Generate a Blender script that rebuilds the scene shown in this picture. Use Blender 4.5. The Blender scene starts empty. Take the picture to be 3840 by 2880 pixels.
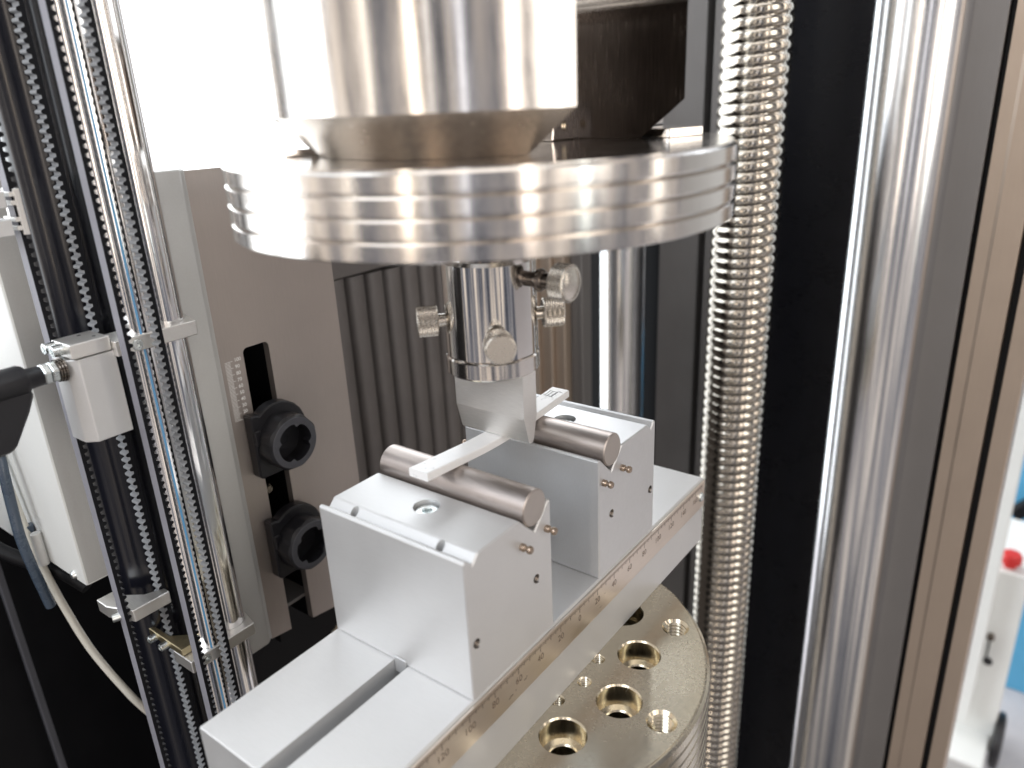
import bpy, bmesh, math, random
from math import sin, cos, pi, radians, atan2, sqrt
from mathutils import Vector, Matrix
random.seed(7)
S = 0.001                                   # everything below is in millimetres
sc = bpy.context.scene
COL = sc.collection

# ------------------------------------------------------------------ camera
cam = bpy.data.cameras.new('camera')
cam.sensor_fit = 'HORIZONTAL'; cam.sensor_width = 36.0
cam.lens = 2861.83 / 3840 * 36.0
cam.clip_start = 0.005; cam.clip_end = 60
cam.dof.use_dof = True; cam.dof.focus_distance = 0.238; cam.dof.aperture_fstop = 10.0
cam.dof.aperture_blades = 7
co = bpy.data.objects.new('camera', cam); COL.objects.link(co); sc.camera = co
Rw = Matrix(((0.8022048, 0.59543942, -0.04381042), (0.17777899, -0.30827266, -0.93453871), (-0.56996674, 0.74190287, -0.35315443)))
Mc = Matrix((Rw[0], -Rw[1], -Rw[2])).transposed().to_4x4()
Mc.translation = Vector((132.302, -155.111, 136.804)) * S
co.matrix_world = Mc

# ------------------------------------------------------------------ room light: world, window, added unseen lamps
def N(nt, t, **kw):
    n = nt.nodes.new(t)
    for k, v in kw.items():
        if k in n.inputs: n.inputs[k].default_value = v
        else: setattr(n, k, v)
    return n

wd = bpy.data.worlds.new('World'); sc.world = wd; wd.use_nodes = True
nt = wd.node_tree; nt.nodes.clear()
tc = N(nt, 'ShaderNodeTexCoord')
mp = N(nt, 'ShaderNodeMapping'); mp.inputs['Scale'].default_value = (8.0, 8.0, 0.6)
nz = N(nt, 'ShaderNodeTexNoise', Scale=1.0, Detail=5.0, Roughness=0.62)
cr = N(nt, 'ShaderNodeValToRGB')
e = cr.color_ramp.elements
e[0].position = 0.40; e[0].color = (0.05, 0.057, 0.078, 1)
e[1].position = 0.63; e[1].color = (1.25, 1.09, 0.94, 1)
for p_, c_ in ((0.48, (0.21, 0.215, 0.25, 1)), (0.55, (0.58, 0.51, 0.45, 1))):
    el = cr.color_ramp.elements.new(p_); el.color = c_
sx = N(nt, 'ShaderNodeSeparateXYZ'); nt.links.new(tc.outputs['Generated'], sx.inputs[0])
fz = N(nt, 'ShaderNodeMapRange'); fz.inputs[1].default_value = -0.80; fz.inputs[2].default_value = -0.48; fz.inputs[3].default_value = 0.22; fz.inputs[4].default_value = 1.0
nt.links.new(sx.outputs['Z'], fz.inputs[0])                       # the floor of the hall is darker than its walls
bg = N(nt, 'ShaderNodeBackground', Strength=0.88); wo = N(nt, 'ShaderNodeOutputWorld')
nt.links.new(tc.outputs['Generated'], mp.inputs[0]); nt.links.new(mp.outputs[0], nz.inputs['Vector'])
nt.links.new(nz.outputs['Fac'], cr.inputs[0]); mf = N(nt, 'ShaderNodeMix', data_type='RGBA', blend_type='MULTIPLY'); mf.inputs[0].default_value = 1
nt.links.new(cr.outputs[0], mf.inputs[6]); nt.links.new(fz.outputs[0], mf.inputs[7]); nt.links.new(mf.outputs[2], bg.inputs[0]); nt.links.new(bg.outputs[0], wo.inputs[0])

def area(name, loc, target, sx, sy, power, col):
    l = bpy.data.lights.new(name, 'AREA'); l.shape = 'RECTANGLE'; l.size = sx * S; l.size_y = sy * S
    l.energy = power; l.color = col
    o = bpy.data.objects.new(name, l); COL.objects.link(o)
    o.location = Vector(loc) * S
    d = (Vector(target) - Vector(loc)).normalized()
    o.rotation_euler = d.to_track_quat('-Z', 'Y').to_euler()
    return o
area('added_high_lamp', (150, -250, 1700), (0, 0, 0), 1600, 1200, 8, (1.0, 0.98, 0.95))  # added softbox overhead, unseen, brightens the top faces
area('added_high_lamp', (-950, 1250, 980), (0, 0, 0), 1300, 900, 15, (0.95, 0.98, 1.0))  # added unseen lamp, set where the bar mirrors it to look whiter
area('added_cool_fill', (-150, -1350, 1150), (0, 0, 20), 1000, 800, 13, (0.84, 0.92, 1.0))  # added unseen cool fill, lifts the left-hand faces of the blocks
area('added_cool_fill', (-1340, -1050, 250), (0, 0, 40), 520, 1400, 6, (0.90, 0.95, 1.0))  # added unseen panel, gives the sleeve its white left edge
area('added_warm_fill', (1700, -300, 500), (0, 0, 20), 700, 1100, 5.5, (1.0, 0.92, 0.83))  # added unseen warm fill for beige reflections in the metal
for az, w, p, c in ((-132, 50, .9, (1, .93, .88)), (-106, 45, .9, (1, .90, .78)), (-82, 60, 2.4, (1, .83, .66)), (-74, 30, .5, (1, .95, .9)), (-58, 40, .6, (.95, .95, 1)), (-33, 170, 2.6, (1, .86, .74)), (-10, 90, 1.2, (.92, 1, .95)), (25, 130, 1.8, (1, .9, .78))):
    area('added_streak_lamp', (1800 * cos(radians(az)), 1800 * sin(radians(az)), 450), (0, 0, 100), w, 1300, p, c)  # added unseen strips that draw bright streaks in the polished steel

sc.view_settings.view_transform = 'Standard'; sc.view_settings.look = 'None'
sc.view_settings.exposure = 0.22; sc.view_settings.gamma = 1.0

# ------------------------------------------------------------------ materials
def mat(name, col, metal=0.0, rough=0.5, grain=None, gs=(400, 400, 400), gcol=0.08, grough=0.08, bump=0.0, spec=0.5, specks=0.0, **kw):
    m = bpy.data.materials.new(name); m.use_nodes = True
    nt = m.node_tree; b = nt.nodes['Principled BSDF']
    b.inputs['Metallic'].default_value = metal; b.inputs['Roughness'].default_value = rough
    b.inputs['Specular IOR Level'].default_value = spec
    b.inputs['Base Color'].default_value = (*col, 1)
    for k, v in kw.items(): b.inputs[k.replace('_', ' ')].default_value = v
    tc = N(nt, 'ShaderNodeTexCoord'); mp = N(nt, 'ShaderNodeMapping'); mp.inputs['Scale'].default_value = gs
    nz = N(nt, 'ShaderNodeTexNoise', Scale=1.0, Detail=4.0, Roughness=0.6)
    nt.links.new(tc.outputs['Object'], mp.inputs[0]); nt.links.new(mp.outputs[0], nz.inputs['Vector'])
    nb = N(nt, 'ShaderNodeTexNoise', Scale=45.0, Detail=3.0)        # broad cloudy variation
    nt.links.new(tc.outputs['Object'], nb.inputs['Vector'])
    ad = N(nt, 'ShaderNodeMath', operation='ADD'); nt.links.new(nz.outputs['Fac'], ad.inputs[0]); nt.links.new(nb.outputs['Fac'], ad.inputs[1])
    mr = N(nt, 'ShaderNodeMapRange'); mr.inputs[1].default_value = 0.6; mr.inputs[2].default_value = 1.4
    mr.inputs[3].default_value = 1 - gcol; mr.inputs[4].default_value = 1 + gcol
    nt.links.new(ad.outputs[0], mr.inputs[0])
    mx = N(nt, 'ShaderNodeMix', data_type='RGBA', blend_type='MULTIPLY'); mx.inputs[0].default_value = 1
    mx.inputs[6].default_value = (*col, 1); nt.links.new(mr.outputs[0], mx.inputs[7])
    outc = mx.outputs[2]
    if specks:
        vo = N(nt, 'ShaderNodeTexVoronoi', Scale=190.0); nt.links.new(tc.outputs['Object'], vo.inputs['Vector'])
        lt = N(nt, 'ShaderNodeMath', operation='LESS_THAN'); lt.inputs[1].default_value = specks
        nt.links.new(vo.outputs['Distance'], lt.inputs[0])
        m2 = N(nt, 'ShaderNodeMix', data_type='RGBA'); m2.inputs[7].default_value = (.85, .83, .78, 1)
        nt.links.new(lt.outputs[0], m2.inputs[0]); nt.links.new(outc, m2.inputs[6]); outc = m2.outputs[2]
    nt.links.new(outc, b.inputs['Base Color'])
    r2 = N(nt, 'ShaderNodeMapRange'); r2.inputs[1].default_value = 0.6; r2.inputs[2].default_value = 1.4
    r2.inputs[3].default_value = max(0.02, rough - grough); r2.inputs[4].default_value = min(1, rough + grough)
    nt.links.new(ad.outputs[0], r2.inputs[0]); nt.links.new(r2.outputs[0], b.inputs['Roughness'])
    if bump:
        bp = N(nt, 'ShaderNodeBump'); bp.inputs['Strength'].default_value = bump; bp.inputs['Distance'].default_value = 0.0001
        nt.links.new(nz.outputs['Fac'], bp.inputs['Height']); nt.links.new(bp.outputs[0], b.inputs['Normal'])
    return m

ALU = mat('anodised_aluminium', (.685, .69, .695), .55, .46, gs=(300, 3500, 3500), gcol=.05, bump=.10)
ALUX = mat('milled_aluminium', (.66, .67, .685), .6, .42, gs=(5000, 700, 700), gcol=.06, bump=.15)
STEEL = mat('polished_steel', (.80, .78, .76), 1, .10, gs=(200, 200, 4000), gcol=.04, grough=.05, bump=.03)
BLURSTEEL = mat('ground_steel', (.78, .75, .72), 1, .16, gs=(900, 900, 120), gcol=.06, grough=.06, bump=.05)
BRUSH = mat('brushed_steel', (.85, .84, .82), 1, .45, gs=(300, 6000, 6000), gcol=.14, bump=.25)
DARKSTEEL = mat('dark_steel', (.20, .175, .155), 1, .22, gs=(2500, 2500, 150), gcol=.18, grough=.08, bump=.06)
ROLLER = mat('burnished_steel', (.47, .42, .395), 1, .40, gs=(250, 1500, 1500), gcol=.12, grough=.08, bump=.06)
ROLLEND = mat('roller_face', (.50, .46, .43), .8, .45, gs=(900, 900, 900), gcol=.06)
NICKEL = mat('nickel_plate', (.62, .57, .47), 1, .25, gs=(600, 600, 600), gcol=.10, grough=.10, bump=.04, specks=.03)
NICKELB = mat('nickel_bore', (.76, .69, .55), 1, .24, gs=(900, 900, 200), gcol=.16, bump=.1)
BRASS = mat('brass_pin', (.44, .35, .28), 1, .32, gs=(800, 800, 800), gcol=.15)
GOLDPL = mat('yellow_passivated', (.62, .53, .34), 1, .38, gs=(700, 700, 700), gcol=.2, bump=.1, specks=.05)
CHROME = mat('chrome', (.86, .86, .87), 1, .13, gs=(900, 900, 12), gcol=.03, grough=.02)
CHROMEC = mat('column_chrome', (.82, .83, .85), 1, .21, gs=(900, 900, 12), gcol=.03, grough=.02)
ZINC = mat('zinc_bolt', (.74, .78, .78), 1, .28, gs=(900, 900, 900), gcol=.1)
SCALEM = mat('scale_strip_steel', (.86, .77, .68), 1, .34, gs=(3000, 100, 3000), gcol=.06, grough=.07, bump=.08)
INK = mat('engraved_ink', (.13, .08, .055), 0, .6)
BLACKINK = mat('marker_ink', (.02, .02, .03), 0, .5)
WHITEINK = mat('white_print', (.85, .85, .84), 0, .6)
RUBBER = mat('belt_rubber', (.006, .0065, .009), 0, .6, gs=(2500, 2500, 2500), gcol=.3, bump=.4, spec=.2)
BELTBACK = mat('belt_back', (.25, .25, .285), 0, .62, gs=(2500, 2500, 900), gcol=.22, bump=.35)
BELTTOOTH = mat('belt_tooth_fabric', (.30, .31, .325), 0, .5, gs=(4500, 4500, 1500), gcol=.35, bump=.5)
BLACK = mat('black_paint', (.004, .0042, .0055), 0, .5, gs=(900, 900, 900), gcol=.2, spec=.2)
BLACKGL = mat('black_anodised', (.004, .0045, .008), .0, .3, gs=(200, 200, 1500), gcol=.2, spec=.3)
COLB = mat('black_lacquer', (.006, .0065, .011), .0, .2, gs=(200, 200, 1500), gcol=.2, grough=.04, spec=.55)
BLKPLA = mat('black_plastic', (.011, .011, .014), 0, .38, gs=(2000, 2000, 2000), gcol=.2, bump=.15)
BLKRIM = mat('black_plastic_rim', (.07, .072, .085), 0, .45, gs=(2000, 2000, 2000), gcol=.15, bump=.1)
VOID = mat('dark_interior', (.008, .008, .010), 0, .7)
TAUPE = mat('brushed_taupe_panel', (.46, .41, .38), .75, .42, gs=(2500, 2500, 120), gcol=.07, bump=.12)
GREYP = mat('grey_powder_coat', (.53, .533, .525), .1, .48, gs=(1500, 1500, 1500), gcol=.05, bump=.08)
WHITEP = mat('white_enamel', (.80, .82, .81), 0, .4, gs=(1200, 1200, 1200), gcol=.03, bump=.06)
BELLOW = mat('bellows_brown', (.155, .143, .14), .2, .45, gs=(600, 600, 200), gcol=.12)
TANP = mat('tan_anodised', (.46, .375, .305), .55, .4, gs=(1500, 1500, 60), gcol=.05)
DGREY = mat('dark_grey_profile', (.17, .163, .16), .35, .42, gs=(1500, 1500, 60), gcol=.08)
MGREY = mat('mid_grey_profile', (.20, .19, .185), .3, .45, gs=(1500, 1500, 60), gcol=.06)
CREAM = mat('cream_cable', (.62, .60, .54), 0, .5, gs=(900, 900, 900), gcol=.06)
BLUEC = mat('blue_black_cable', (.05, .07, .10), 0, .3)
RED = mat('red_plastic', (.62, .03, .03), 0, .3)
BLUE = mat('blue_plastic', (.10, .38, .62), 0, .4)
FLOORM = mat('floor_vinyl', (.60, .575, .59), 0, .5, gs=(60, 60, 60), gcol=.06)
SPEC = mat('clear_acrylic', (.99, .992, .995), 0, .32, gs=(500, 500, 500), gcol=.05, Transmission_Weight=.12, IOR=1.45)
BLUEREFL = mat('painted_blue_reflection', (.12, .34, .60), 0, .35)  # colour of a blue reflection painted on the rod

def emit(name, col, s):
    m = bpy.data.materials.new(name); m.use_nodes = True; nt = m.node_tree; nt.nodes.clear()
    em = N(nt, 'ShaderNodeEmission', Color=(*col, 1), Strength=s); o = N(nt, 'ShaderNodeOutputMaterial')
    nt.links.new(em.outputs[0], o.inputs[0]); return m

# ------------------------------------------------------------------ builders (millimetres)
def origin(o):
    v = Vector((0, 0, 0))
    while o is not None: v += o.location; o = o.parent
    return v
def tag(o, label=None, cat=None, group=None, kind=None):
    if label: o['label'] = label
    if cat: o['category'] = cat
    if group: o['group'] = group
    if kind: o['kind'] = kind
    return o
def thing(name, label, cat, loc, group=None):
    o = bpy.data.objects.new(name, None); o.empty_display_size = .01; COL.objects.link(o)
    o.location = Vector(loc) * S
    return tag(o, label, cat, group)
def link_bm(name, bm, m, parent=None, ang=35, kind=None, loc=None):
    off = origin(parent) if parent else (Vector(loc) * S if loc else Vector((0, 0, 0)))
    for v in bm.verts: v.co = v.co * S - off
    bmesh.ops.recalc_face_normals(bm, faces=bm.faces)
    me = bpy.data.meshes.new(name); bm.to_mesh(me); bm.free()
    for p in me.polygons: p.use_smooth = True
    me.set_sharp_from_angle(angle=radians(ang))
    if isinstance(m, (list, tuple)):
        for q in m: me.materials.append(q)
    else: me.materials.append(m)
    o = bpy.data.objects.new(name, me); COL.objects.link(o)
    if parent: o.parent = parent
    else: o.location = off
    if kind: o['kind'] = kind
    return o
def B_(): return bmesh.new()
def addbox(bm, x0, x1, y0, y1, z0, z1, bev=0, seg=1):
    t = bmesh.new()
    vs = [t.verts.new((x, y, z)) for x in (x0, x1) for y in (y0, y1) for z in (z0, z1)]
    for f in ((0, 1, 3, 2), (4, 6, 7, 5), (0, 4, 5, 1), (2, 3, 7, 6), (0, 2, 6, 4), (1, 5, 7, 3)): t.faces.new([vs[i] for i in f])
    if bev: bmesh.ops.bevel(t, geom=t.edges[:], offset=bev, segments=seg, profile=.5, affect='EDGES')
    merge(bm, t); return bm
def merge(bm, t, mx=None, mi=None):
    mp = {}
    for v in t.verts: mp[v] = bm.verts.new(mx @ v.co if mx else v.co)
    for f in t.faces:
        try:
            g = bm.faces.new([mp[v] for v in f.verts]); g.material_index = f.material_index if mi is None else mi
        except ValueError: pass
    t.free()
def addprism(bm, poly, axis, a0, a1, bev=0, mi=0):
    """poly: 2-D points in the two remaining axes (cyclic order x->yz, y->xz, z->xy)"""
    t = bmesh.new()
    def P(u, w, a):
        return {'x': (a, u, w), 'y': (u, a, w), 'z': (u, w, a)}[axis]
    A = [t.verts.new(P(u, w, a0)) for u, w in poly]; Bv = [t.verts.new(P(u, w, a1)) for u, w in poly]
    n = len(poly)
    t.faces.new(A[::-1]); t.faces.new(Bv)
    for i in range(n): t.faces.new((A[i], A[(i + 1) % n], Bv[(i + 1) % n], Bv[i]))
    bmesh.ops.recalc_face_normals(t, faces=t.faces)
    if bev:
        es = [e_ for e_ in t.edges if e_.calc_face_angle(0) > radians(25)]
        bmesh.ops.bevel(t, geom=es, offset=bev, segments=1, affect='EDGES')
    merge(bm, t, mi=mi); return bm
def frame(o, d):
    d = Vector(d).normalized(); q = d.to_track_quat('Z', 'Y').to_matrix().to_4x4(); q.translation = Vector(o); return q
def addlathe(bm, prof, o=(0, 0, 0), d=(0, 0, 1), seg=64, closed=False, mi=0):
    """prof: (r, h) along d; r=0 ends become poles"""
    t = bmesh.new(); rings = []
    for r, h in prof:
        if r < 1e-6: rings.append([t.verts.new((0, 0, h))])
        else: rings.append([t.verts.new((r * cos(2 * pi * k / seg), r * sin(2 * pi * k / seg), h)) for k in range(seg)])
    prs = list(zip(rings, rings[1:]))
    if closed: prs.append((rings[-1], rings[0]))
    for a, b in prs:
        for k in range(seg):
            k2 = (k + 1) % seg
            if len(a) == 1 and len(b) == 1: continue
            if len(a) == 1: t.faces.new((a[0], b[k2], b[k]))
            elif len(b) == 1: t.faces.new((a[k], a[k2], b[0]))
            else: t.faces.new((a[k], a[k2], b[k2], b[k]))
    merge(bm, t, frame(o, d), mi); return bm
def cyl(bm, r, o, d, h, bev=.0, seg=48):
    p = [(0, 0), (r - bev, 0), (r, bev), (r, h - bev), (r - bev, h), (0, h)] if bev else [(0, 0), (r, 0), (r, h), (0, h)]
    return addlathe(bm, p, o, d, seg)
def addtube(bm, pts, r, seg=12, cap=True):
    t = bmesh.new(); rings = []
    pts = [Vector(p) for p in pts]; up = Vector((0, 0, 1))
    for i, p in enumerate(pts):
        d = (pts[min(i + 1, len(pts) - 1)] - pts[max(i - 1, 0)]).normalized()
        a = d.cross(up)
        if a.length < 1e-4: a = d.cross(Vector((1, 0, 0)))
        a.normalize(); b = a.cross(d)
        rings.append([t.verts.new(p + (a * cos(2 * pi * k / seg) + b * sin(2 * pi * k / seg)) * r) for k in range(seg)])
    for a, b in zip(rings, rings[1:]):
        for k in range(seg): t.faces.new((a[k], a[(k + 1) % seg], b[(k + 1) % seg], b[k]))
    if cap: t.faces.new(rings[0][::-1]); t.faces.new(rings[-1])
    merge(bm, t); return bm
def spline(pts, n=10):
    out = []; P = [Vector(p) for p in pts]; P = [2 * P[0] - P[1]] + P + [2 * P[-1] - P[-2]]
    for i in range(1, len(P) - 2):
        for k in range(n):
            t = k / n; a, b, c, d = P[i - 1:i + 3]
            out.append(.5 * ((2 * b) + (c - a) * t + (2 * a - 5 * b + 4 * c - d) * t * t + (3 * b - a - 3 * c + d) * t ** 3))
    out.append(P[-2]); return out
def boolean(bm, cutter, op='DIFFERENCE'):
    objs = []
    for b in (bm, cutter):
        bmesh.ops.recalc_face_normals(b, faces=b.faces)
        me = bpy.data.meshes.new('tmp'); b.to_mesh(me); b.free()
        o = bpy.data.objects.new('tmp', me); COL.objects.link(o); objs.append(o)
    md = objs[0].modifiers.new('b', 'BOOLEAN'); md.object = objs[1]; md.operation = op; md.solver = 'EXACT'; md.use_self = True
    dg = bpy.context.evaluated_depsgraph_get(); dg.update()
    me = bpy.data.meshes.new_from_object(objs[0].evaluated_get(dg))
    r = bmesh.new(); r.from_mesh(me)
    for o in objs:
        d_ = o.data; bpy.data.objects.remove(o); bpy.data.meshes.remove(d_)
    bpy.data.meshes.remove(me)
    return r
def text_bm(s, size, mx, depth=.03, bold=0.0):
    cu = bpy.data.curves.new('txt', 'FONT'); cu.body = s; cu.size = size; cu.align_x = 'CENTER'; cu.align_y = 'CENTER'
    cu.extrude = depth; cu.offset = bold; cu.resolution_u = 3
    o = bpy.data.objects.new('txt', cu); COL.objects.link(o)
    dg = bpy.context.evaluated_depsgraph_get(); dg.update()
    me = bpy.data.meshes.new_from_object(o.evaluated_get(dg)); bm = bmesh.new(); bm.from_mesh(me)
    bm.transform(mx); bpy.data.objects.remove(o); bpy.data.curves.remove(cu); bpy.data.meshes.remove(me)
    return bm
def face_x(x, y, z, lean=0):
    """text frame on a +X-facing plane: right = +Y, up = +Z"""
    m = Matrix(((0, 0, 1, x), (1, 0, 0, y), (0, 1, 0, z), (0, 0, 0, 1))); return m
def hexsocket(bm, r_head, h_head, o, d, r_hex, deep, seg=40, bev=.25):
    """cap-screw head with a hexagonal recess, base at o, pointing along d"""
    t = bmesh.new()
    hx = [Vector((r_hex * cos(pi / 3 * k), r_hex * sin(pi / 3 * k), 0)) for k in range(6)]
    n = seg
    def hexr(a):
        a = (a + pi / 6) % (pi / 3) - pi / 6
        return r_hex * cos(pi / 6) / cos(a)
    def ring(rf, h):
        return [t.verts.new((rf(2 * pi * k / n) * cos(2 * pi * k / n), rf(2 * pi * k / n) * sin(2 * pi * k / n), h)) for k in range(n)]
    rs = [ring(lambda a: r_head, 0), ring(lambda a: r_head, h_head - bev), ring(lambda a: r_head - bev, h_head), ring(lambda a: hexr(a) * 1.06, h_head), ring(hexr, h_head - .12), ring(hexr, h_head - deep)]
    for a, b in zip(rs, rs[1:]):
        for k in range(n): t.faces.new((a[k], a[(k + 1) % n], b[(k + 1) % n], b[k]))
    t.faces.new(rs[0][::-1]); t.faces.new(rs[-1])
    merge(bm, t, frame(o, d)); return bm
def addhelix(bm, r, z0, z1, pitch, o, d, depth, seg=28):
    """internal thread: inward ridge running round a bore"""
    t = bmesh.new(); n = int((z1 - z0) / pitch * seg); prev = None
    for i in range(n + 1):
        a = 2 * pi * i / seg; z = z0 + pitch * i / seg
        cur = [t.verts.new(((r + .05) * cos(a), (r + .05) * sin(a), z)), t.verts.new(((r - depth) * cos(a), (r - depth) * sin(a), z + pitch * .45)), t.verts.new(((r + .05) * cos(a), (r + .05) * sin(a), z + pitch * .9))]
        if prev:
            for k in range(2): t.faces.new((prev[k], prev[k + 1], cur[k + 1], cur[k]))
        prev = cur
    merge(bm, t, frame(o, d)); return bm

# ------------------------------------------------------------------ the window far behind (blown-out daylight)
w = thing('window', 'large bright white window filling the background behind the belts', 'window', (-700, -100, -600))
b = B_(); addbox(b, -716, -712, -420, 900, -560, 1360); link_bm('pane', b, emit('daylight_pane', (.93, .97, 1.0), 3.0), w)
b = B_()
for y in (-450, 900): addbox(b, -716, -696, y, y + 30, -590, 1390)
for z in (-590, 1360): addbox(b, -716, -696, -420, 900, z, z + 30)
link_bm('frame', b, WHITEP, w)

# ------------------------------------------------------------------ support beam
XL, XR = -16.2, 33.3
beam = thing('support_beam', 'pale grey slotted aluminium beam with engraved millimetre scale along its side', 'beam', (8.5, 0, -26.5))
b = B_(); addprism(b, [(XL, -26.5), (XR, -26.5), (XR, -.5), (XR - .5, 0), (11.3, 0), (11.3, -21), (6.2, -21), (6.2, 0), (XL + .3, 0), (XL, -.3)], 'y', -90, 88.8)
bmesh.ops.bevel(b, geom=[e_ for e_ in b.edges if abs(e_.verts[0].co.y - e_.verts[1].co.y) < .01 and min(e_.verts[0].co.z, e_.verts[1].co.z) > -.6], offset=.25, segments=1, affect='EDGES')
link_bm('body', b, ALU, beam, 20)
b = B_(); addbox(b, XR + .05, 33.95, -89.7, 88.5, -11.3, -.75, .12); strip = link_bm('scale_strip', b, SCALEM, beam, 20)
b = B_()
for i in range(-172, 173):
    y = i * .5
    L = 2.35 if i % 20 == 0 else 2.35 if i % 10 == 0 and i % 20 == 0 else 1.75 if i % 10 == 0 else 1.3 if i % 5 == 0 else .95
    wd_ = .075 if i % 5 else .11
    addbox(b, 33.94, 33.975, y - wd_, y + wd_, -1.55 - L, -1.55)
link_bm('tick_marks', b, INK, strip)
for k in range(-8, 9):
    b = text_bm(str(abs(k) * 20), 2.9, face_x(33.965, k * 10, -5.75), .02, -.025)
    link_bm('numeral', b, INK, strip)
b = B_(); addlathe(b, [(0, 1.1), (.6, 1.1), (1.5, .7), (1.75, .2), (1.75, 0), (0, 0)], (33.96, 85.2, -6.3), (1, 0, 0), 32); link_bm('end_screw', b, ZINC, beam)
b = B_()
for (y, z, r) in ((-27.3, -7.6, .35), (-26.6, -7.2, .25), (-33.4, -8.4, .4), (-34.2, -8.7, .3), (-31.5, -8.0, .2), (14.5, -6, .18)):
    addbox(b, 33.95, 33.97, y - r * 1.5, y + r * 1.5, z - r * .35, z + r * .4)
link_bm('scuff_marks', b, INK, beam)

# ------------------------------------------------------------------ support blocks, rollers
def block(sgn, label):
    t = thing('support_block', label, 'support block', (8.5, sgn * 29.7, 0), 'roller support blocks on the beam')
    Y = lambda v: sgn * v
    prof = [(12.3, .02), (12.3, 39.0), (12.6, 39.3), (13.3, 39.3), (19.5, 33.1), (25.8, 39.3), (42.0, 39.3), (44.2, 37.1), (46.1, 39.1), (46.9, 39.1), (47.2, 38.8), (47.2, .02)]
    b = B_(); addprism(b, [(Y(y), z) for y, z in prof], 'x', XL + .05, XR - .05, .36)
    c = B_()
    cyl(c, 3.6, (8.7, Y(32.6), 36.2), (0, 0, 1), 10)
    for x in (-6.8, 22.8): cyl(c, 1.2, (x, Y(43.2), 33), (0, 0, 1), 10, seg=24)
    for (y, z) in ((19.6, 19.1), (44.6, 15.6)):
        for x0, d in ((XR + 1, -1), (XL - 1, 1)): cyl(c, 1.25, (x0, Y(y), z), (d, 0, 0), 5, seg=24)
    if sgn < 0: addbox(c, 6.2, 10.9, -48, -46.7, -1, 1.5)
    b = boolean(b, c)
    link_bm('body', b, ALUX if sgn > 0 else ALU, t, 15)
    b = B_(); addlathe(b, [(3.62, 0), (3.95, .02), (3.95, .06), (3.55, .06)], (8.7, Y(32.6), 39.28), (0, 0, 1), 48); link_bm('counterbore_rim', b, ALU, t)
    b = B_(); hexsocket(b, 3.0, 1.9, (8.7, Y(32.6), 36.25), (0, 0, 1), 1.55, 1.5); link_bm('socket_bolt', b, ZINC, t)
    for y, z in ((14.6, 31.6), (25.4, 31.8)):
        for x0, d in ((XR - .05, 1), (XL + .05, -1)):
            b = B_(); addlathe(b, [(0, 0), (1.0, 0), (1.0, 1.0), (.95, 1.1), (.62, 1.35), (.62, 1.7), (.9, 1.95), (1.08, 2.3), (1.08, 2.75), (.85, 3.2), (.4, 3.35), (0, 3.38)], (x0, Y(y), z), (d, 0, 0), 24)
            o = link_bm('band_pin', b, BRASS, t)
    for y, z in ((19.6, 19.1), (44.6, 15.6)):
        b = B_(); addhelix(b, 1.2, 0, 3.2, .55, (XR - 3.4, Y(y), z), (1, 0, 0), .18, 16); link_bm('screw_thread', b, DARKSTEEL, t)
    if sgn < 0:
        b = B_(); addbox(b, 6.35, 10.75, -47.4, -40, -3.5, 1.35, .15); link_bm('slot_key', b, ALUX, t)
    r = thing('support_roller', ('brown steel support roller in the groove of the near block under the bar end', 'brown steel support roller in the groove of the far block beside the blade')[sgn > 0], 'roller', (8.5, sgn * 19.6, 35), 'bending support rollers')
    b = B_(); addlathe(b, [(0, 0), (4.6, 0), (4.95, .3), (4.95, 49.9), (4.6, 50.2), (0, 50.2)], (XL - .5, sgn * 19.6, 40.1), (1, 0, 0), 96)
    for f in b.faces: f.material_index = 1 if f.calc_center_median().x > XL + 49.6 else 0
    link_bm('body', b, [ROLLER, ROLLEND], r, 25)
block(-1, 'light grey aluminium support block nearest the viewer with hex bolt in its top')
block(1, 'light grey aluminium support block at far end of the beam behind the blade')

# ------------------------------------------------------------------ the bent test bar
X0, X1, YA, YB, DEF, TH = 2.7, 9.2, -31.7, 34.6, 1.0, 2.4
def ztop(y):
    a = abs(y)
    if a < 19.6: u = a / 19.6; return 47.5 - DEF + DEF * (1.5 * u * u - .5 * u ** 3)
    return 47.5 + (a - 19.6) * DEF * 1.5 / 19.6
b = B_(); n = 60; rows = []
for i in range(n + 1):
    y = YA + (YB - YA) * i / n; z = ztop(y); j = .08 * sin(i * 2.3) * (i in (0, n))
    g = .25
    rows.append([b.verts.new(p) for p in ((X0 + g, y + j, z), (X1 - g, y - j, z), (X1, y, z - g), (X1, y, z - TH + g), (X1 - g, y, z - TH), (X0 + g, y, z - TH), (X0, y, z - TH + g), (X0, y, z - g))])
for a, c in zip(rows, rows[1:]):
    for k in range(8): b.faces.new((a[k], a[(k + 1) % 8], c[(k + 1) % 8], c[k]))
b.faces.new(rows[0][::-1]); b.faces.new(rows[-1])
bar = thing('test_bar', 'clear whitish plastic test bar bent over both rollers under the blade', 'test bar', (9.7, 0, 45))
tb = link_bm('body', b, SPEC, bar, 30)
b = B_()
def stroke(x0, y0, x1, y1, wd_):
    d = Vector((x1 - x0, y1 - y0)); L = d.length; d /= L; nn = Vector((-d.y, d.x)) * wd_
    t = bmesh.new(); k = 6; prev = None
    for i in range(k + 1):
        q = Vector((x0, y0)) + d * L * i / k; ww = nn * (1 - .35 * abs(2 * i / k - 1) ** 2)
        cur = [t.verts.new((q.x + ww.x, q.y + ww.y, ztop(q.y) + .03)), t.verts.new((q.x - ww.x, q.y - ww.y, ztop(q.y) + .03))]
        if prev: t.faces.new((prev[0], prev[1], cur[1], cur[0]))
        prev = cur
    merge(b, t)
stroke(3.6, 31.9, 6.9, 31.7, .11); stroke(3.5, 28.4, 7.2, 28.2, .12)
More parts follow.
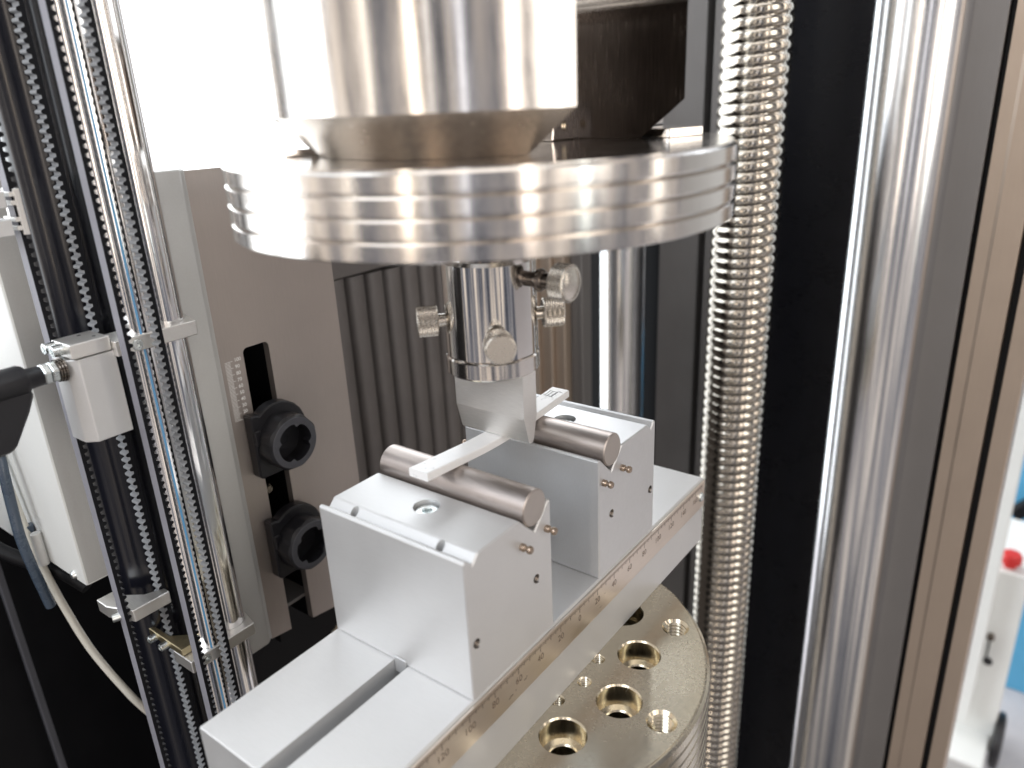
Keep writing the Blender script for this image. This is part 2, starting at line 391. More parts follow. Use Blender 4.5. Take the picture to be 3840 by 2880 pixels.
stroke(4.0, 31.9, 4.1, 28.4, .10); stroke(5.1, 31.8, 5.1, 28.4, .11); stroke(6.7, 31.9, 6.5, 28.3, .24)
for k in range(26):
    x = random.uniform(4.5, 7.9); y = random.uniform(26.6, 30.4); stroke(x, y, x + random.uniform(.2, .6), y + random.uniform(-.15, .15), .035)
for k in range(4): stroke(6.2 + k * .3, 32.3 + k * .1, 8.6, 32 - .05 * k, .04)
link_bm('pen_mark', b, BLACKINK, bar)

# ------------------------------------------------------------------ loading nose and its holder
AX = 7.0
nose = thing('loading_nose', 'steel bending blade with round collar pressing on the clear bar', 'blade', (AX, 0, 47.2))
zt = ztop(0) + .02
pr = [(3.0, 69), (3.0, 54.6), (1.15, zt + .75), (.75, zt + .2), (0, zt), (-.75, zt + .2), (-1.15, zt + .75), (-3.0, 54.6), (-3.0, 69)]
b = B_(); addprism(b, pr, 'x', AX - 12.0, AX + 12.0, 0); link_bm('blade', b, BRUSH, nose, 12)
b = B_(); addlathe(b, [(0, 66.9), (12.2, 66.9), (12.8, 67.5), (12.8, 71.5), (12.4, 71.9), (0, 71.9)], (AX, 0, 0), (0, 0, 1), 128); link_bm('collar', b, BLURSTEEL, nose, 25)
hold = thing('nose_holder', 'polished steel holder sleeve with knurled screws under the grooved disc', 'tool holder', (AX, 0, 72))
b = B_(); addlathe(b, [(0, 71.95), (12.1, 71.95), (12.55, 72.4), (12.55, 97.2), (11.7, 98.1), (9, 98.1), (8.6, 97.5), (0, 97.5)], (AX, 0, 0), (0, 0, 1), 128); link_bm('sleeve', b, STEEL, hold, 25)
b = B_(); cyl(b, 7.5, (AX, 0, 97.4), (0, 0, 1), 11.2); link_bm('stud', b, DARKSTEEL, hold)
def knurl(bm, R, h, o, d, na=44, pit=.62, dep=.16, cham=.35):
    t = bmesh.new(); seg = na * 4; nh = max(8, int(h / pit * 4)); rings = []
    tri = lambda v: abs((v % 1) - .5) * 2
    for j in range(nh + 1):
        z = cham + (h - 2 * cham) * j / nh
        rg = []
        for k in range(seg):
            a = k / seg * na; hgt = min(tri(a + (z / pit) * .5), tri(a - (z / pit) * .5))
            r = R - dep + dep * 1.3 * min(1, hgt * 1.5)
            rg.append(t.verts.new((r * cos(2 * pi * k / seg), r * sin(2 * pi * k / seg), z)))
        rings.append(rg)
    rc = [t.verts.new(((R - .5) * cos(2 * pi * k / seg), (R - .5) * sin(2 * pi * k / seg), 0)) for k in range(seg)]
    rd = [t.verts.new(((R - .5) * cos(2 * pi * k / seg), (R - .5) * sin(2 * pi * k / seg), h)) for k in range(seg)]
    rings = [rc] + rings + [rd]
    for a, b_ in zip(rings, rings[1:]):
        for k in range(seg): t.faces.new((a[k], a[(k + 1) % seg], b_[(k + 1) % seg], b_[k]))
    t.faces.new(rings[0][::-1]); t.faces.new(rings[-1])
    merge(bm, t, frame(o, d))
KN = mat('turned_steel', (.70, .66, .60), 1, .27, gs=(1500, 1500, 1500), gcol=.04, grough=.03)
for az, z in ((-45, 78.0), (-135, 81.4), (45, 81.2), (135, 81.2)):
    d = Vector((cos(radians(az)), sin(radians(az)), 0)); P0 = Vector((AX, 0, z))
    s_ = B_(); cyl(s_, 1.75, P0 + d * 12.2, d, 2.4); sh = link_bm('screw_shank', s_, KN, hold)
    k = B_(); knurl(k, 4.05, 5.7, P0 + d * 14.2, d); link_bm('knurled_head', k, KN, sh, 30)
d = Vector((1, 0, 0)); P0 = Vector((AX, 0, 93.0))
b = B_(); addlathe(b, [(0, 0), (2.0, 0), (2.0, 4.2), (2.15, 4.4), (2.9, 4.9), (3.0, 5.6), (2.7, 6.2), (2.1, 6.7), (2.0, 10.4), (0, 10.4)], P0 + d * 11.3, d, 40); sh = link_bm('locking_pin', b, DARKSTEEL, hold)
b = B_(); knurl(b, 4.8, 4.7, P0 + d * 21.4, d, 52); addlathe(b, [(4.0, 0), (3.2, .35), (1.8, .62), (0, .7)], P0 + d * 26.05, d, 48); link_bm('pin_knob', b, KN, sh, 30)

# ------------------------------------------------------------------ grooved discs
def grooved(R, z0, bands, bh):
    p = []
    for k in range(bands):
        z = z0 + k * bh
        p += [(R - 1.3, z), (R - .12, z + .12), (R, z + .3), (R, z + bh - .85), (R - .8, z + bh - .34), (R - 1.3, z + bh - .3)]
    return p
up = thing('upper_platen', 'shiny steel disc with grooved rim hanging above the holder', 'platen', (AX, 0, 108.6))
b = B_(); addlathe(b, [(0, 108.6)] + grooved(61.7, 108.6, 4, 4.2)[:-1] + [(60.9, 125.4), (0, 125.4)], (AX, 0, 0), (0, 0, 1), 200); link_bm('body', b, BLURSTEEL, up, 20)
for nm, lab, pts, z0, h in (('stop_plate', 'small flat metal plate lying on the right of the grooved disc', [(33, 30), (46, 25), (50, 36), (37, 41)], 125.45, 2.2), ('stop_plate', 'small flat metal plate lying on the left of the grooved disc', [(-24, -36), (-19, -26), (-34, -14), (-40, -22)], 125.45, 1.6)):
    t = thing(nm, lab, 'plate', (pts[0][0], pts[0][1], z0), 'flat plates lying on the disc')
    b = B_(); addprism(b, pts, 'z', z0, z0 + h, .2); link_bm('body', b, STEEL, t)
low = thing('lower_platen', 'round bronze coloured base plate with countersunk and threaded holes under the beam', 'platen', (8.5, -.5, -80))
b = B_(); addlathe(b, [(0, -80), (60, -80)] + grooved(61.2, -55.95, 7, 4.2) + [(59.8, -26.55), (0, -26.55)], (8.5, -.5, 0), (0, 0, 1), 160)
c = B_(); holes = []
for ang in range(-3, 357, 30):
    x, y = 8.5 + 40 * cos(radians(ang)), -.5 + 40 * sin(radians(ang)); holes.append(('c', x, y))
    addlathe(c, [(0, -75), (4.1, -75), (4.1, -34.6), (4.5, -34.2), (6.3, -33.8), (6.3, -27.1), (6.8, -26.4), (6.8, -25), (0, -25)], (x, y, 0), (0, 0, 1), 48)
for k in range(8):
    a = radians(-2.5 + 45 * k); x, y = 8.5 + 53.4 * cos(a), -.5 + 53.4 * sin(a); holes.append(('t', x, y))
    addlathe(c, [(0, -50), (3.55, -50), (3.55, -27.5), (4.35, -26.5), (4.35, -25), (0, -25)], (x, y, 0), (0, 0, 1), 40)
for k in range(16):
    a = radians(-2.5 + 22.5 * k); x, y = 8.5 + 27.8 * cos(a), -.5 + 27.8 * sin(a); holes.append(('s', x, y))
    addlathe(c, [(0, -46), (1.8, -46), (1.8, -27.0), (2.2, -26.5), (2.2, -25), (0, -25)], (x, y, 0), (0, 0, 1), 28)
b = boolean(b, c)
for f in b.faces:
    q = f.calc_center_median(); inside = abs(f.normal.z) < .95 and sqrt((q.x - 8.5) ** 2 + (q.y + .5) ** 2) < 59.5
    f.material_index = 1 if inside else 0
link_bm('body', b, [NICKEL, NICKELB], low, 25)
for kd, x, y in holes:
    if kd == 'c' or x < 30: continue
    b = B_()
    if kd == 't': addhelix(b, 3.6, 0, 13, 1.25, (x, y, -41), (0, 0, 1), .55, 32)
    else: addhelix(b, 1.82, 0, 9, .8, (x, y, -36.5), (0, 0, 1), .32, 24)
    link_bm('hole_thread', b, NICKELB, low, 60)

# ------------------------------------------------------------------ fork-shaped clevis on the upper disc
clev = thing('fork_clevis', 'large polished steel cylinder with cone foot and open slot above the disc', 'clevis', (AX, 0, 125.4))
b = B_(); addlathe(b, [(0, 125.45), (39.6, 125.45), (49.4, 134.4), (49.4, 300), (0, 300)], (AX, 0, 0), (0, 0, 1), 220)
c = B_(); sl = [(-24, 120), (24, 120), (24, 152)]
for k in range(1, 9): a = k / 8 * pi / 2; sl.append((16 + 8 * cos(a), 152 + 8 * sin(a)))
for k in range(0, 9): a = pi / 2 + k / 8 * pi / 2; sl.append((-16 + 8 * cos(a), 152 + 8 * sin(a)))
addprism(c, sl, 'x', AX - 70, AX + 70)
b = boolean(b, c)
for f in b.faces:
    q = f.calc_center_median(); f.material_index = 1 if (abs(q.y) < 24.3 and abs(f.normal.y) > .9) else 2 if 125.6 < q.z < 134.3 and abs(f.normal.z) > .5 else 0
CONE = mat('darkened_turned_cone', (.46, .415, .37), 1, .24, gs=(900, 900, 900), gcol=.08, grough=.05)  # less polished finish, also darkened in place of the disc's dark reflection
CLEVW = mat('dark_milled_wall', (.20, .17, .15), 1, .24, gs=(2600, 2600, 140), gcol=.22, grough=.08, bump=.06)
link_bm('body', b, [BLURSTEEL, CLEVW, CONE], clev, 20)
jb = thing('jaw_block', 'small grey steel block with threaded hole inside the slot of the cylinder', 'block', (26, 10, 125.4))
b = B_(); addprism(b, [(14, 125.5), (25.5, 125.5), (24.5, 134), (15.5, 134)], 'x', 7, 19, .3)
c = B_(); cyl(c, 1.2, (25, 19.5, 129), (-1, 0, 0), 10, seg=28); b = boolean(b, c); link_bm('body', b, BLURSTEEL, jb, 25)
b = B_(); addhelix(b, 1.2, 0, 3.4, .7, (15.3, 19.5, 129), (1, 0, 0), .25, 20); link_bm('hole_thread', b, NICKELB, jb, 60)

# ------------------------------------------------------------------ screw spindle and columns on the right
b = B_(); R0, PITCH = 16.0, 5.0
z0, z1, seg, per = -420.0, 330.0, 56, 10
nr = int((z1 - z0) / PITCH * per); prev = None
for i in range(nr + 1):
    z = z0 + PITCH * i / per; cur = []
    for k in range(seg):
        a = 2 * pi * k / seg; u = (i / per - k / seg) % 1
        f = 1 - abs(2 * u - 1) ** 2.2
        r = R0 - 1.35 * (1 - sqrt(max(0.0, f)))
        cur.append(b.verts.new((-2.4 + r * cos(a), 212 + r * sin(a), z)))
    if prev:
        for k in range(seg): b.faces.new((prev[k], prev[(k + 1) % seg], cur[(k + 1) % seg], cur[k]))
    prev = cur
SPIN = mat('screw_spindle_steel', (.56, .525, .465), 1, .14, gs=(900, 900, 900), gcol=.12, grough=.07)
o = link_bm('lead_screw', b, SPIN, None, 80, loc=(-2.4, 212, -420)); tag(o, 'thick ridged steel lead screw standing right of the discs', 'lead screw')
def column(name, label, x, y, r, m, cat='column', z0=-420, z1=340, group=None):
    b = B_(); cyl(b, r, (x, y, z0), (0, 0, 1), z1 - z0, .5, 96); o = link_bm(name, b, m, None, 30, loc=(x, y, z0)); return tag(o, label, cat, group)
column('guide_column', 'thick chrome guide column between black panel and grey profile at right', 57, 252, 20, CHROMEC)
column('guide_column', 'chrome column standing behind the far support block', -85, 241, 13.6, CHROMEC)
def slab(name, label, cat, boxes, m, group=None, bev=.4):
    x0 = min(q[0] for q in boxes); y0 = min(q[2] for q in boxes); z0 = min(q[4] for q in boxes)
    b = B_()
    for q in boxes: addbox(b, *q, bev)
    o = link_bm(name, b, m, None, 25, loc=(x0, y0, z0)); return tag(o, label, cat, group)
slab('cover_panel', 'tall black cover panel between lead screw and thick chrome column', 'panel', [(-26, 62, 300, 306, -420, 340)], BLACKGL)
slab('frame_profile', 'dark grey upright profile just left of the lead screw', 'profile', [(-62.3, -38.8, 242, 262, -420, 340), (-38.8, -34.2, 250, 262, -420, 340), (-34.2, -26, 240, 262, -420, 340)], DGREY)
slab('cover_panel', 'black upright panel behind the rear chrome column', 'panel', [(-150, -62.5, 268, 274, -420, 118)], BLACK)
slab('frame_profile', 'tan ribbed upright strips right of the nose holder', 'profile', [(-123.5, -119, 200, 206, -420, 112), (-119, -111, 203, 208, -420, 112), (-111, -109, 200, 206, -420, 112), (-109, -101, 203, 208, -420, 112), (-101, -99.5, 199, 206, -420, 112)], TANP, bev=.3)
slab('frame_profile', 'grey upright profile left of the black gap behind the nose holder', 'profile', [(-99.4, -91, 206, 212, -420, 112), (-91, -89.5, 202, 212, -420, 112)], DGREY)
# right-hand frame
slab('frame_profile', 'grey upright profile right of the thick chrome column', 'profile', [(76.5, 89.8, 250, 290, -420, 340)], MGREY)
slab('seal_strip', 'narrow black rubber strip beside the tan profile', 'strip', [(89.9, 92.2, 256, 290, -420, 340)], BLACK)
t = thing('frame_profile', 'wide tan aluminium profile with dark groove at right edge', 'profile', (92, 250, -420))
b = B_(); addprism(b, [(92.3, 250), (97.5, 250), (99, 249.4), (109.2, 249.4), (109.2, 262), (112.6, 262), (112.6, 249.4), (120, 249.4), (120.4, 250), (120.4, 300), (92.3, 300)], 'z', -420, 340, .25); link_bm('body', b, TANP, t, 20)
b = B_(); addbox(b, 109.25, 112.55, 261.6, 261.95, -420, 340); link_bm('groove', b, VOID, t)

# ------------------------------------------------------------------ scale panel with slot at the left
pan = thing('scale_panel', 'brushed taupe upright panel with black slot and white number scale', 'panel', (-90, 0, -52))
b = B_()
sl = [(-14.4, -60), (-4.4, -60), (-4.4, 59.5)]
addprism(b, [(-23.5, -53), (28.2, -60.5), (28.2, 119.2), (-23.5, 119.9)], 'x', -93, -90)
c = B_(); pp = []
for cx, cz, a0 in ((-12.6, 59.0, pi), (-5.8, 59.0, pi / 2)):
    for k in range(7):
        a = a0 - k / 6 * pi / 2; pp.append((cx + 1.8 * cos(a), cz + 1.8 * sin(a)))
pp += [(-4.0, -80), (-14.4, -80)]
addprism(c, pp, 'x', -97, -86)
b = boolean(b, c); link_bm('face_plate', b, TAUPE, pan, 20)
b = B_(); addbox(b, -112, -111, -18, 0, -60, 64); addbox(b, -111, -93.2, -18, -17, -60, 64); addbox(b, -111, -93.2, -1, 0, -60, 64); link_bm('slot_recess', b, BLACK, pan)
b = B_(); addbox(b, -110.9, -93.4, -16.9, -1.1, -47, -45.5, .2); lg = link_bm('slot_ledge', b, MGREY, pan)
b = B_(); addlathe(b, [(0, .7), (.6, .6), (.95, 0), (0, 0)], (-98, -11.5, -45.5), (0, 0, 1), 20); link_bm('ledge_screw', b, ZINC, lg)
b = B_(); addbox(b, -99, -94.5, -14, -9.5, 3.5, 6.5, .3); cyl(b, 1.6, (-100, -11.5, 5), (1, 0, 0), 7, .2, 24); link_bm('slot_nut', b, DARKSTEEL, pan)
b = B_(); addprism(b, [(-93.5, -36.5), (-92, -38), (-88.5, -38), (-87.2, -36.5), (-87.2, -26.5), (-88.6, -25), (-89, -23.6), (-112, -23.6), (-112, -36.5)], 'z', -52, 120.6, .5); link_bm('edge_post', b, GREYP, pan, 40)
b = B_()
for k in range(46):
    z = 57.7 - k * (21.1 / 45); major = k % 5 == 0
    addbox(b, -89.99, -89.96, -21.85, (-18.85 if major else -19.75), z - .075, z + .075)
link_bm('scale_ticks', b, WHITEINK, pan)
for k in range(10):
    z = 57.7 - k * (21.1 / 9) + .02
    s = str(100 - 10 * k); b = text_bm(s, 1.75, face_x(-89.98, -16.85 - (0 if len(s) > 2 else .45), z + .1), .012, .03)
    link_bm('numeral', b, WHITEINK, pan)
def socket(y, z, label, tilt):
    t = thing('locking_knob', label, 'knob', (-89.9, y, z), 'black sockets on the slot of the panel')
    b = B_(); pl = []
    for k in range(9): a = pi - pi * .28 - k / 8 * pi * .72; pl.append((y + 11.6 * cos(a), z + 2.2 + 11.6 * sin(a)))
    pl += [(y + 11.6, z - 8), (y + 8, z - 12.2), (y - 9.8, z - 12.2), (y - 10.8, z - 11), (y - 10.8, z + 11.8), (y - 8.5, z + 11.8)]
    addprism(b, pl, 'x', -89.9, -85.3, .5); addbox(b, -87.5, -84.4, y - 10.6, y - 8.2, z + 1, z + 6.5, .3)
    link_bm('base_plate', b, BLKPLA, t, 30)
    b = B_(); n = 72; tt = bmesh.new()
    def oct_(a, R): a = (a + pi / 8 + tilt) % (pi / 4) - pi / 8; return min(R, R * .955 / cos(a))
    def lob(a): return 7.0 - .75 * (max(0, cos(4 * (a + tilt) + .7)) ** 6) * 1.6
    spec = [(lambda a: 9.6, 0), (lambda a: oct_(a, 10.2), .3), (lambda a: oct_(a, 10.2), 7.2), (lambda a: 9.3, 8.2), (lambda a: 9.1, 8.35), (lob, 8.35), (lob, 5.2), (lambda a: 7.3, 5.0), (lambda a: 7.3, 1.0), (lambda a: 2.4, .8), (lambda a: 2.2, .2)]
    rings = [[tt.verts.new((f(2 * pi * k / n) * cos(2 * pi * k / n), f(2 * pi * k / n) * sin(2 * pi * k / n), h)) for k in range(n)] for f, h in spec]
    for a, b_ in zip(rings, rings[1:]):
        for k in range(n):
            f = tt.faces.new((a[k], a[(k + 1) % n], b_[(k + 1) % n], b_[k]))
            f.material_index = 1 if a is rings[4] or a is rings[3] else 0
    tt.faces.new(rings[-1]); tt.faces.new(rings[0][::-1])
    merge(b, tt, frame((-86, y, z), (1, 0, 0))); link_bm('ring', b, [BLKPLA, BLKRIM], t, 25)
socket(-8.0, 26.2, 'upper black hollow knob on the slot of the taupe panel', .1)
socket(-7.6, -15.6, 'lower black hollow knob partly hidden behind the near support block', .5)

# ------------------------------------------------------------------ bellows cover
bel = thing('bellows_cover', 'brown vertical slat cover behind the nose holder', 'cover', (-140, 90, -420))
for k in range(-2, 9):
    y = 74.8 + 12.1 * k; b = B_(); n = 8; pl = [(-139 + 2.6 * sin(pi * i / n) ** .3, y + .8 + 10.5 * i / n) for i in range(n + 1)]
    addprism(b, pl + [(-141, y + 11.3), (-141, y + .8)], 'z', -420, 61.5 - .04 * k * 12); link_bm('slat', b, BELLOW, bel, 40)
b = B_(); addbox(b, -142.5, -141.2, 40, 190, -420, 62); link_bm('backing', b, BLACK, bel)
b = B_(); addbox(b, -146, -137, 45, 190, 62.2, 78, .5); link_bm('head_rail', b, BELLOW, bel)

# ------------------------------------------------------------------ rods, black column, belts at the left
rod = thing('guide_rod', 'chrome guide rod with painted blue reflection, between the two right belts', 'rod', (-80.8, -51.6, -420), 'chrome guide rods of the slide')
b = B_(); cyl(b, 4.4, (-80.8, -51.6, -420), (0, 0, 1), 760, .5, 96); link_bm('shaft', b, CHROME, rod, 30)
b = B_(); addprism(b, [(-80.8 + q * cos(radians(a)), -51.6 + q * sin(radians(a))) for q, a in ((4.36, -28), (4.43, -28), (4.43, -24), (4.43, -20), (4.36, -20))], 'z', -419, 339); link_bm('painted_reflection', b, BLUEREFL, rod, 30)  # thin blue strip painted on for a reflection in the chrome
column('guide_rod', 'chrome guide rod right of the rightmost toothed belt beside grey post', -84.3, -41.8, 5.4, CHROME, 'rod', group='chrome guide rods of the slide')
column('slide_column', 'black round column behind the toothed belts at left', -106.5, -54.6, 9.3, COLB)
def belt(label, y0, sgn, x0=-73.4, x1=-69.9, z0=-330, z1=330, pit=2.2, th=1.05, tooth=.95):
    """back face at y0, teeth point towards sgn"""
    bm = B_(); pts = [(y0 + sgn * th, z0)]; n = int((z1 - z0) / pit); mi = []
    for i in range(n):
        z = z0 + i * pit
        for dz, h in ((.38, 0), (.52, .55), (.72, .9), (1.0, 1), (1.3, .97), (1.52, .75), (1.68, .3), (1.82, 0)):
            pts.append((y0 + sgn * (th + tooth * h), z + dz * pit / 2.2))
    pts.append((y0 + sgn * th, z1))
    A = [bm.verts.new((x0, y, z)) for y, z in pts]; C_ = [bm.verts.new((x1, y, z)) for y, z in pts]
    D = [bm.verts.new((x0, y0, z)) for y, z in pts]; E_ = [bm.verts.new((x1, y0, z)) for y, z in pts]
    for i in range(len(pts) - 1):
        for q, m_ in (((A[i], A[i + 1], C_[i + 1], C_[i]), 2), ((D[i], D[i + 1], E_[i + 1], E_[i]), 1), ((A[i], A[i + 1], D[i + 1], D[i]), 0), ((C_[i], C_[i + 1], E_[i + 1], E_[i]), 0)):
            f = bm.faces.new(q); f.material_index = m_
    o = link_bm('timing_belt', bm, [RUBBER, BELTBACK, BELTTOOTH], None, 40, loc=(x1, y0, z0))
    tag(o, label, 'belt', 'toothed belts of the slide')
belt('leftmost toothed belt with smooth back outward and clamp on it', -72.3, 1, x0=-92.8, x1=-89, pit=2.42, th=1.15, tooth=1.05)
belt('toothed belt running in front of the black column, teeth showing', -56.9, -1, x0=-95.2, x1=-91.3, pit=2.42, th=1.15, tooth=1.05)
belt('toothed belt with pale back just left of the chrome rod with blue reflection', -61.5, 1)
belt('rightmost toothed belt, ribbed teeth facing left between two chrome rods', -50.7, -1)

# upper slide clamp
cl = thing('slide_clamp', 'upper clamp bar with white block holding the chrome rods', 'clamp', (-85, -55, 50))
b = B_(); addprism(b, [(-75.8, -61.5), (-75.8, -36.9), (-86, -34.5), (-90, -36), (-90, -50), (-86.5, -54), (-86.5, -61.5)], 'z', 74.2, 78.6, .25)
c = B_(); cyl(c, 4.5, (-80.8, -51.6, 60), (0, 0, 1), 40); cyl(c, 5.5, (-84.3, -41.8, 60), (0, 0, 1), 40); cyl(c, 1.9, (-76.3, -55.4, 76.1), (1, 0, 0), 3, seg=28)
b = boolean(b, c); link_bm('clamp_bar', b, BRUSH, cl, 25)
b = B_(); hexsocket(b, 1.55, .9, (-76.4, -55.4, 76.1), (1, 0, 0), .75, .7, 32, .15); link_bm('socket_screw', b, ZINC, cl)
b = B_(); addbox(b, -88.6, -77.9, -72.3, -61.6, 76.2, 80.2, .25); pl = link_bm('top_plate', b, BRUSH, cl, 25)
b = B_()
for x, y in ((-86, -66), (-81.5, -64)): cyl(b, .5, (x, y, 80.18), (0, 0, 1), .05, seg=16)
link_bm('pin_hole', b, VOID, pl)
for x in (-87.0, -82.4):
    b = B_(); hexsocket(b, 1.55, 3.0, (x, -72.2, 78.6), (0, -1, 0), .85, 1.2, 32, .15); link_bm('cap_screw', b, ZINC, cl)
b = B_(); addprism(b, [(-88.6, -73.2), (-81.2, -73.2), (-78.2, -70.8), (-78.2, -60.8), (-88.6, -60.8)], 'z', 51.6, 75.8, .25); link_bm('clamp_block', b, ALU, cl, 20)
# lower clamps
cl = thing('slide_clamp', 'lower clamp bar with yellow plate at foot of the chrome rods', 'clamp', (-85, -52, -34))
b = B_(); addprism(b, [(-75.8, -61.5), (-75.8, -37.4), (-86, -35), (-90, -36), (-90, -50), (-86.5, -54), (-86.5, -61.5)], 'z', -34.8, -30.2, .25)
c = B_(); cyl(c, 4.5, (-80.8, -51.6, -60), (0, 0, 1), 60); cyl(c, 5.5, (-84.3, -41.8, -60), (0, 0, 1), 60); cyl(c, 1.7, (-76.3, -56.1, -32.4), (1, 0, 0), 3, seg=28)
b = boolean(b, c); link_bm('clamp_bar', b, BRUSH, cl, 25)
b = B_(); hexsocket(b, 1.4, .9, (-76.4, -56.1, -32.4), (1, 0, 0), .7, .7, 32, .15); link_bm('socket_screw', b, ZINC, cl)
b = B_(); addprism(b, [(-101.5, -61.6), (-80.2, -61.6), (-80.2, -56.5), (-86, -56), (-90.8, -59.8), (-101.5, -59.8)], 'z', -29.9, -27.3, .2); link_bm('top_plate', b, GOLDPL, cl, 25)
for x in (-96.5, -89.5):
    b = B_(); hexsocket(b, 1.35, 2.6, (x, -61.6, -29), (0, -1, 0), .75, 1.1, 32, .15); link_bm('cap_screw', b, ZINC, cl)
cl = thing('column_clamp', 'small light grey clamp around the black column foot', 'clamp', (-95, -65, -14))
b = B_(); addprism(b, [(-104, -73.5), (-97.5, -73.5), (-88, -69.8), (-88, -57.5), (-91, -57.5), (-93.5, -63), (-99, -67), (-104, -68)], 'z', -14.2, -9.8, .25); link_bm('clamp_bar', b, BRUSH, cl, 25)
b = B_(); hexsocket(b, 1.3, 3.2, (-92.5, -71.2, -12.4), (-.35, -.94, 0), .7, 1.0, 32, .15); link_bm('cap_screw', b, ZINC, cl)

# belt clamp
ky = lambda y: -155.1 + (y + 155.1) * 1.0945
kz = lambda z: 136.8 + (z - 136.8) * 1.0945
cl = thing('belt_clamp', 'toothed metal belt clamp gripping the leftmost belt', 'clamp', (-89, -72, 109))
b = B_(); addbox(b, -95.5, -88.2, ky(-79.0), ky(-77.6), kz(111), kz(121.7), .15)
for z in (112.2, 114.2, 118.0, 120.0): addbox(b, -95.5, -88.4, ky(-80.0), ky(-78.6), kz(z), kz(z + 1.05), .1)
link_bm('toothed_plate', b, BRUSH, cl)
for z in (111.2, 117.6):
    b = B_(); addbox(b, -95.5, -88.3, ky(-84.5), ky(-80.9), kz(z), kz(z + 3.8), .2); j = link_bm('clamp_jaw', b, ALU, cl)
    b = B_(); hexsocket(b, 1.6, 2.6, (-91.6, ky(-84.4), kz(z + 1.9)), (0, -1, 0), .85, 1.1, 28, .15); link_bm('cap_screw', b, ZINC, j)

# clamp lever
lv = thing('clamp_lever', 'black plastic clamping lever with steel hex nuts at left edge', 'lever', (-84, -76, 74))
LX, LZ = -82.8, 73.2
b = B_(); addlathe(b, [(0, 0), (3.3, 0), (3.3, .5), (3.0, .65), (3.2, .8), (3.2, 1.2), (2.9, 1.35), (3.1, 1.5), (3.1, 1.9), (0, 1.9)], (LX, -73.2, LZ), (0, -1, 0), 40); link_bm('washer_stack', b, DARKSTEEL, lv)
for y in (-75.1, -77.1):
    b = B_(); pl = [(LX + 3.1 * cos(pi / 3 * k + .3), LZ + 3.1 * sin(pi / 3 * k + .3)) for k in range(6)]
    addprism(b, pl, 'y', y - 1.8, y, .3); link_bm('hex_nut', b, ZINC, lv, 20)
b = B_(); addlathe(b, [(0, 0), (2.4, 0), (2.6, .3), (2.8, 3.4), (3.7, 4.1), (4.2, 5.2), (4.3, 20), (3.5, 24), (0, 24)], (LX, -78.9, LZ), (0, -1, 0), 40); link_bm('hub', b, BLKPLA, lv, 50)
b = B_(); addprism(b, [(-82.6, 70.5), (-82.9, 69), (-84.6, 65.5), (-89.6, 57.6), (-91, 56.3), (-108, 55), (-108, 75), (-88, 75)], 'x', -86, -79.6, .8); link_bm('grip', b, BLKPLA, lv, 40)

# white housing behind the belts
hs = thing('sensor_housing', 'white painted box housing hanging behind the left belts', 'housing', (-130, -60, -10))
b = B_(); addbox(b, -185, -114, -71.8, -45, -9.9, 123.3, .9, 2); link_bm('body', b, WHITEP, hs, 35)
b = B_(); addlathe(b, [(0, 1.4), (1.0, 1.2), (1.5, .3), (1.5, 0), (0, 0)], (-121, -71.8, -7.6), (0, -1, 0), 24); link_bm('corner_screw', b, ZINC, hs)
b = B_(); addbox(b, -113.95, -113.9, -71.0, -46, -9, 122.6); link_bm('side_panel', b, GREYP, hs)
slab('back_cover', 'black sheet cover behind the rods and black column', 'cover', [(-142, -140, -52, 60, -420, 115)], BLACK)
slab('back_cover', 'large black inner cover at lower left behind the cables', 'cover', [(-232, -228, -420, 60, -420, 40)], BLACK)
slab('inner_rail', 'thin dark upright rail at the lower left corner', 'rail', [(-208, -205, -72.3, -69.6, -420, -25)], BLKRIM)

# cables
def cable(name, label, pts, r, m, cat='cable'):
    b = B_(); addtube(b, spline(pts), r, 14); o = link_bm(name, b, m, None, 60, loc=pts[0]); tag(o, label, cat); return o
cable('cable', 'cream cable hanging down from the white housing at lower left', [(-154.2, -74.6, 40), (-151, -74.6, 27.7), (-148.4, -74.6, 16.7), (-145.7, -74.6, 4.4), (-143.9, -74.2, -5.3), (-144.5, -73, -14.2), (-142.6, -71, -30), (-138, -67.7, -50.4), (-129.7, -62, -71.6), (-127.7, -56.6, -86), (-127.5, -54.5, -99.1), (-132.5, -53.5, -117.2)], 1.35, CREAM)
cable('cable', 'black cable along left edge of the white housing', [(-145.6, -76.5, 50), (-143.1, -76.2, 33.5), (-141.7, -76.9, 27), (-140.5, -77.9, 14.4), (-139, -78.6, 4.8), (-138.2, -78.1, -6.7), (-139, -76, -25)], 1.7, BLUEC)
cable('cable', 'thick black tube crossing behind the cables at left edge', [(-172, -82, -3), (-163.7, -80.3, -7), (-158.1, -77.5, -10.2), (-151.6, -73.0, -13.8), (-144.6, -68, -17.4), (-136, -64, -23)], 2.6, BLACK, 'tube')
gl = thing('cable_gland', 'grey blue cable sockets under the white housing', 'socket', (-143, -75, -8))
for x, z0_, z1_, r, m in ((-146.0, -6, 4.5, 1.9, BLUEC), (-140.5, -9.6, 3, 1.7, GREYP)):
    b = B_(); cyl(b, r, (x, -73.6, z0_), (0, 0, 1), z1_ - z0_, .2, 24); link_bm('socket', b, m, gl)

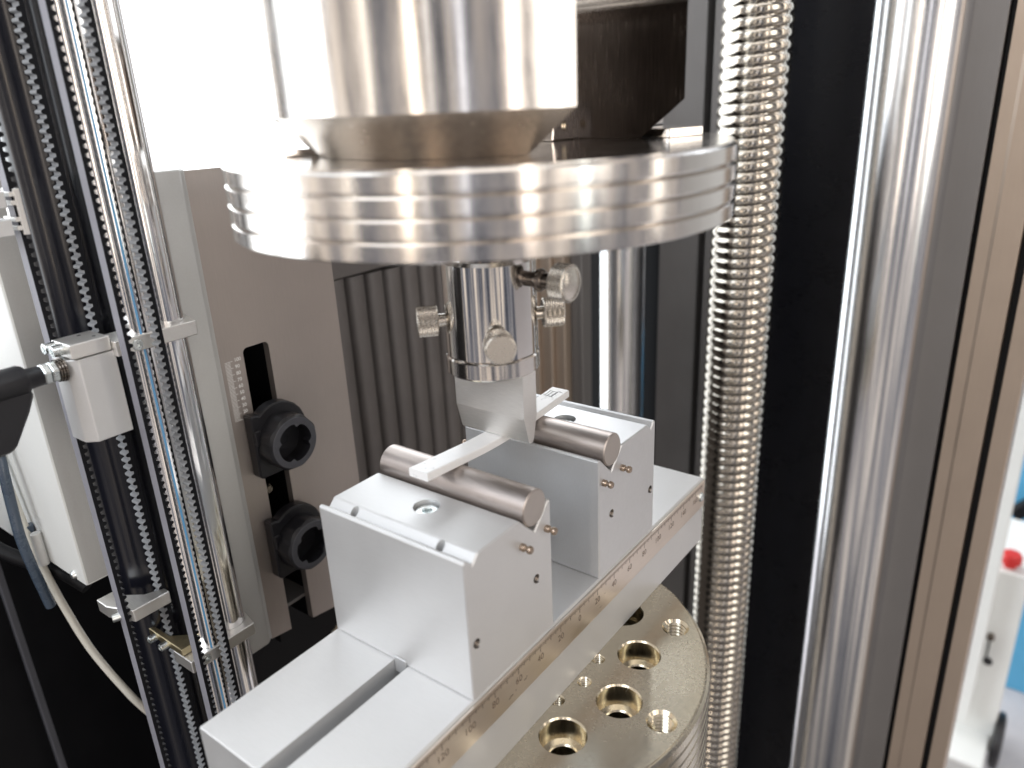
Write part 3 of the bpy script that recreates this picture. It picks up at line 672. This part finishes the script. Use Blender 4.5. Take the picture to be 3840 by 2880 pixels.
# ------------------------------------------------------------------ room seen past the frame at lower right
b = B_(); addbox(b, -3000, 3000, 420, 4000, -600, -580); fl = link_bm('floor', b, FLOORM, None, loc=(0, 0, -580)); tag(fl, 'pale lilac vinyl floor', None, None, 'structure')
cab = thing('cabinet', 'white floor cabinet with key lock and black wheel beyond the frame', 'cabinet', (125, 640, -580))
b = B_(); addbox(b, 70, 146.5, 606, 720, -520, -306, 1.5); link_bm('body', b, WHITEP, cab)
b = B_(); addbox(b, 60, 142, 560, 720, -566, -503, 1.5); link_bm('plinth', b, GREYP, cab)
b = B_(); addbox(b, 60, 143, 556, 722, -503, -498, 1); link_bm('plinth_lid', b, WHITEP, cab)
b = B_(); cyl(b, 3.4, (126.5, 606, -380), (0, -1, 0), 5, .3, 24); lk = link_bm('lock', b, DARKSTEEL, cab)
b = B_(); addbox(b, 125.4, 127.2, 595, 602, -399, -382, .3); cyl(b, 4.2, (128.3, 598, -404), (0, -1, 0), 2.5, .4, 20); addbox(b, 120.5, 122.5, 597, 599, -424, -408, .2); link_bm('keys', b, BLKPLA, lk)
b = B_(); addlathe(b, [(0, 0), (24, 0), (29, 2), (29, 7), (24, 9), (0, 9)], (146, 612, -505), (1, 0, 0), 40); link_bm('wheel', b, BLKPLA, cab)
kn = thing('stop_button', 'red mushroom push button on top of the white cabinet', 'button', (128, 608, -306))
b = B_(); addlathe(b, [(0, 0), (5, 0), (5, 5), (9.2, 6), (9.2, 12), (7.5, 15), (0, 16)], (129, 618, -306.2), (0, 0, 1), 32); link_bm('body', b, RED, kn)
slab('partition_panel', 'light grey upright panel edge right of the tan profile', 'panel', [(100, 122.5, 590, 600, -480, 330)], WHITEP, bev=1)
bl = thing('machine_stand', 'blue painted stand with black brace beyond the white cabinet', 'stand', (150, 760, -580))
b = B_(); addbox(b, 118, 260, 800, 830, -580, -190, 2); link_bm('body', b, BLUE, bl)
b = B_(); addprism(b, [(118, -330), (126, -342), (190, -262), (182, -250)], 'y', 780, 798, 1); link_bm('brace', b, BLACK, bl)
b = B_(); addtube(b, [(137, 770, -180), (136.5, 770, -245)], 2.2, 12); cyl(b, 5, (136.4, 770, -258), (0, 0, 1), 14, 1.5, 20); link_bm('pull_knob', b, BLKPLA, bl)
b = B_(); addbox(b, -700, 3000, 2500, 2510, -580, 1900); wl = link_bm('wall', b, WHITEP, None, loc=(1000, 2500, -580)); tag(wl, 'pale back wall of the workshop', None, None, 'structure')
